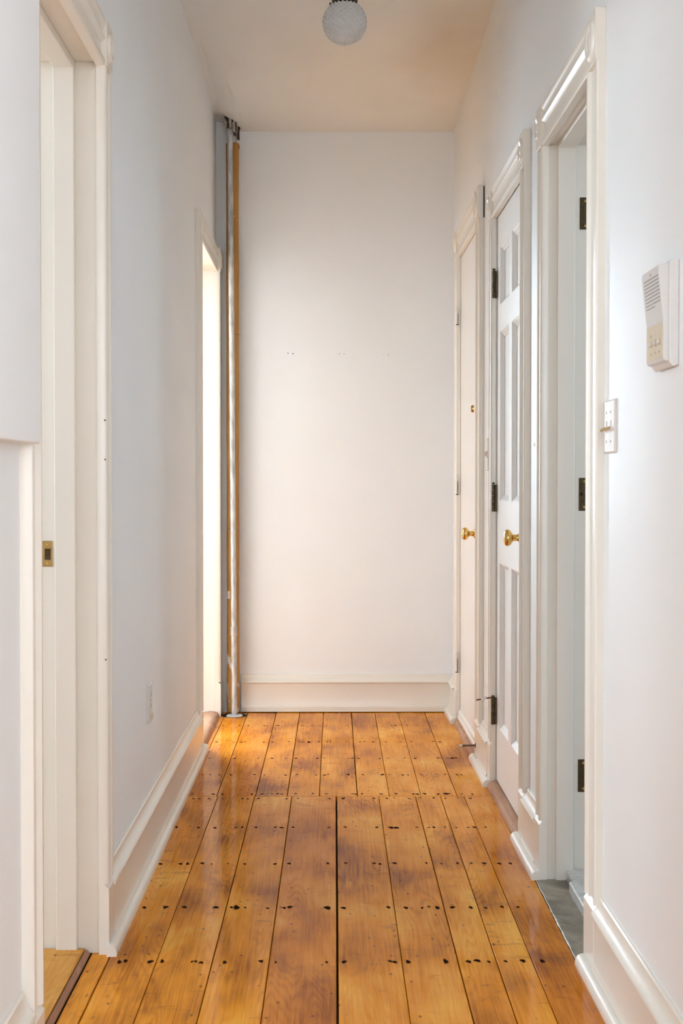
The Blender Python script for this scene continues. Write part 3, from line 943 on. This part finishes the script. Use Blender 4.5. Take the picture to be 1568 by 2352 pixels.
obj('screw_cover', MB().lathe([(.0001, .0012), (.0035, .001), (.004, 0)], 14, lambda a, b_, h: SR(2.535 + a, .0362 + h - .0012, 1.4705 + b_)), 'grey_print', body)

# ------------------------------------------------------------------ switch plate beside the stone doorway
sw = empty('switch_plate', SR(3.055, 0, 1.164)); tag(sw, 'cream double switch plate beside the right door casing', 'switch')
pl_ = obj('plate', MB().ext([(0, 1.164), (.0035, 1.164), (.0065, 1.168), (.0065, 1.275), (.0035, 1.279), (0, 1.279)], 2.993, 3.110, f3), 'plate_cream', sw, None, .0015)
for y in (3.028, 3.074):
    t_ = obj('toggle_collar', MB().box(y - .006, y + .006, .0062, .0085, 1.209, 1.234, f3), 'plate_cream', sw)
    obj('toggle', MB().ext([(.008, 1.214), (.008, 1.222), (.021, 1.216), (.021, 1.210)], y - .0035, y + .0035, f3), 'tan', sw, None, .001)
    for z in (1.190, 1.252):
        obj('screw', MB().lathe([(.0001, .0012), (.0025, .001), (.0032, 0)], 12, lambda a, b_, h, y=y, z=z: SR(y + a, .0064 + h, z + b_)), 'grey_print', sw)

# ------------------------------------------------------------------ outlet low on the left wall
ou = empty('wall_outlet', SL(4.223, 0, .392)); tag(ou, 'white duplex outlet plate low on the left wall', 'outlet')
obj('plate', MB().ext([(0, .392), (.004, .392), (.007, .396), (.007, .501), (.004, .505), (0, .505)], 4.183, 4.262, lambda t, n, z: SL(t, n, z)), 'white_plastic', ou, None, .001)
for z0, z1 in ((.458, .484), (.424, .450)):
    r_ = obj('receptacle', MB().box(4.204, 4.242, .0066, .0082, z0, z1, lambda y, n, z: SL(y, n, z)), 'plate_cream', ou, bevel=.003)
    for y in (4.216, 4.230):
        obj('slot', MB().box(y - .001, y + .001, .0080, .0084, z0 + .010, z1 - .006, lambda y_, n, z: SL(y_, n, z)), 'dark', r_)
obj('centre_screw', MB().lathe([(.0001, .001), (.0022, .0008), (.0028, 0)], 10, lambda a, b_, h: SL(4.223 + a, .007 + h, .454 + b_)), 'grey_print', ou)
obj('lower_ivory_strip', MB().box(4.186, 4.260, .0066, .0100, .394, .412, lambda y, n, z: SL(y, n, z)), 'ivory', ou, bevel=.001)  # ivory strip across the lower edge of the plate

# ------------------------------------------------------------------ small wall strip with a red spot, rod door stop, paint chip
ws = empty('wall_sensor', SR(5.37, 0, 1.15)); tag(ws, 'small white painted wall strip with a red spot between the closed doors', 'sensor')
obj('strip', MB().box(5.345, 5.390, 0, .006, 1.148, 1.270, f3), 'trim', ws, bevel=.002)
obj('lens_frame', MB().box(5.347, 5.388, .006, .0095, 1.197, 1.222, f3), 'ivory', ws, bevel=.001)
obj('red_lens', MB().box(5.352, 5.380, .0095, .0108, 1.204, 1.218, f3), 'red', ws, bevel=.001)

rd = empty('rod_door_stop', (.553, 5.60, .063)); tag(rd, 'thin brown rod door stop sticking out of the right baseboard', 'door stop')
obj('rod', MB().tube((.5575, 5.60, .064), (.503, 5.60, .063), .0042, 12), 'steel', rd, 40)
obj('rubber_tip', MB().lathe([(.0001, 0), (.0058, .001), (.0062, .006), (.0055, .012), (.0045, .013)], 14, lambda a, b_, h: (.492 + h, 5.60 + a, .063 + b_)), 'ivory', rd, 50)
obj('flange', MB().lathe([(.010, 0), (.009, .003), (.0045, .004)], 14, lambda a, b_, h: (.5575 - h, 5.60 + a, .064 + b_)), 'steel', rd, 50)
obj('paint_chip', MB().box(4.165, 4.19, 0, .0006, 1.208, 1.219, f3), 'tan', wr)
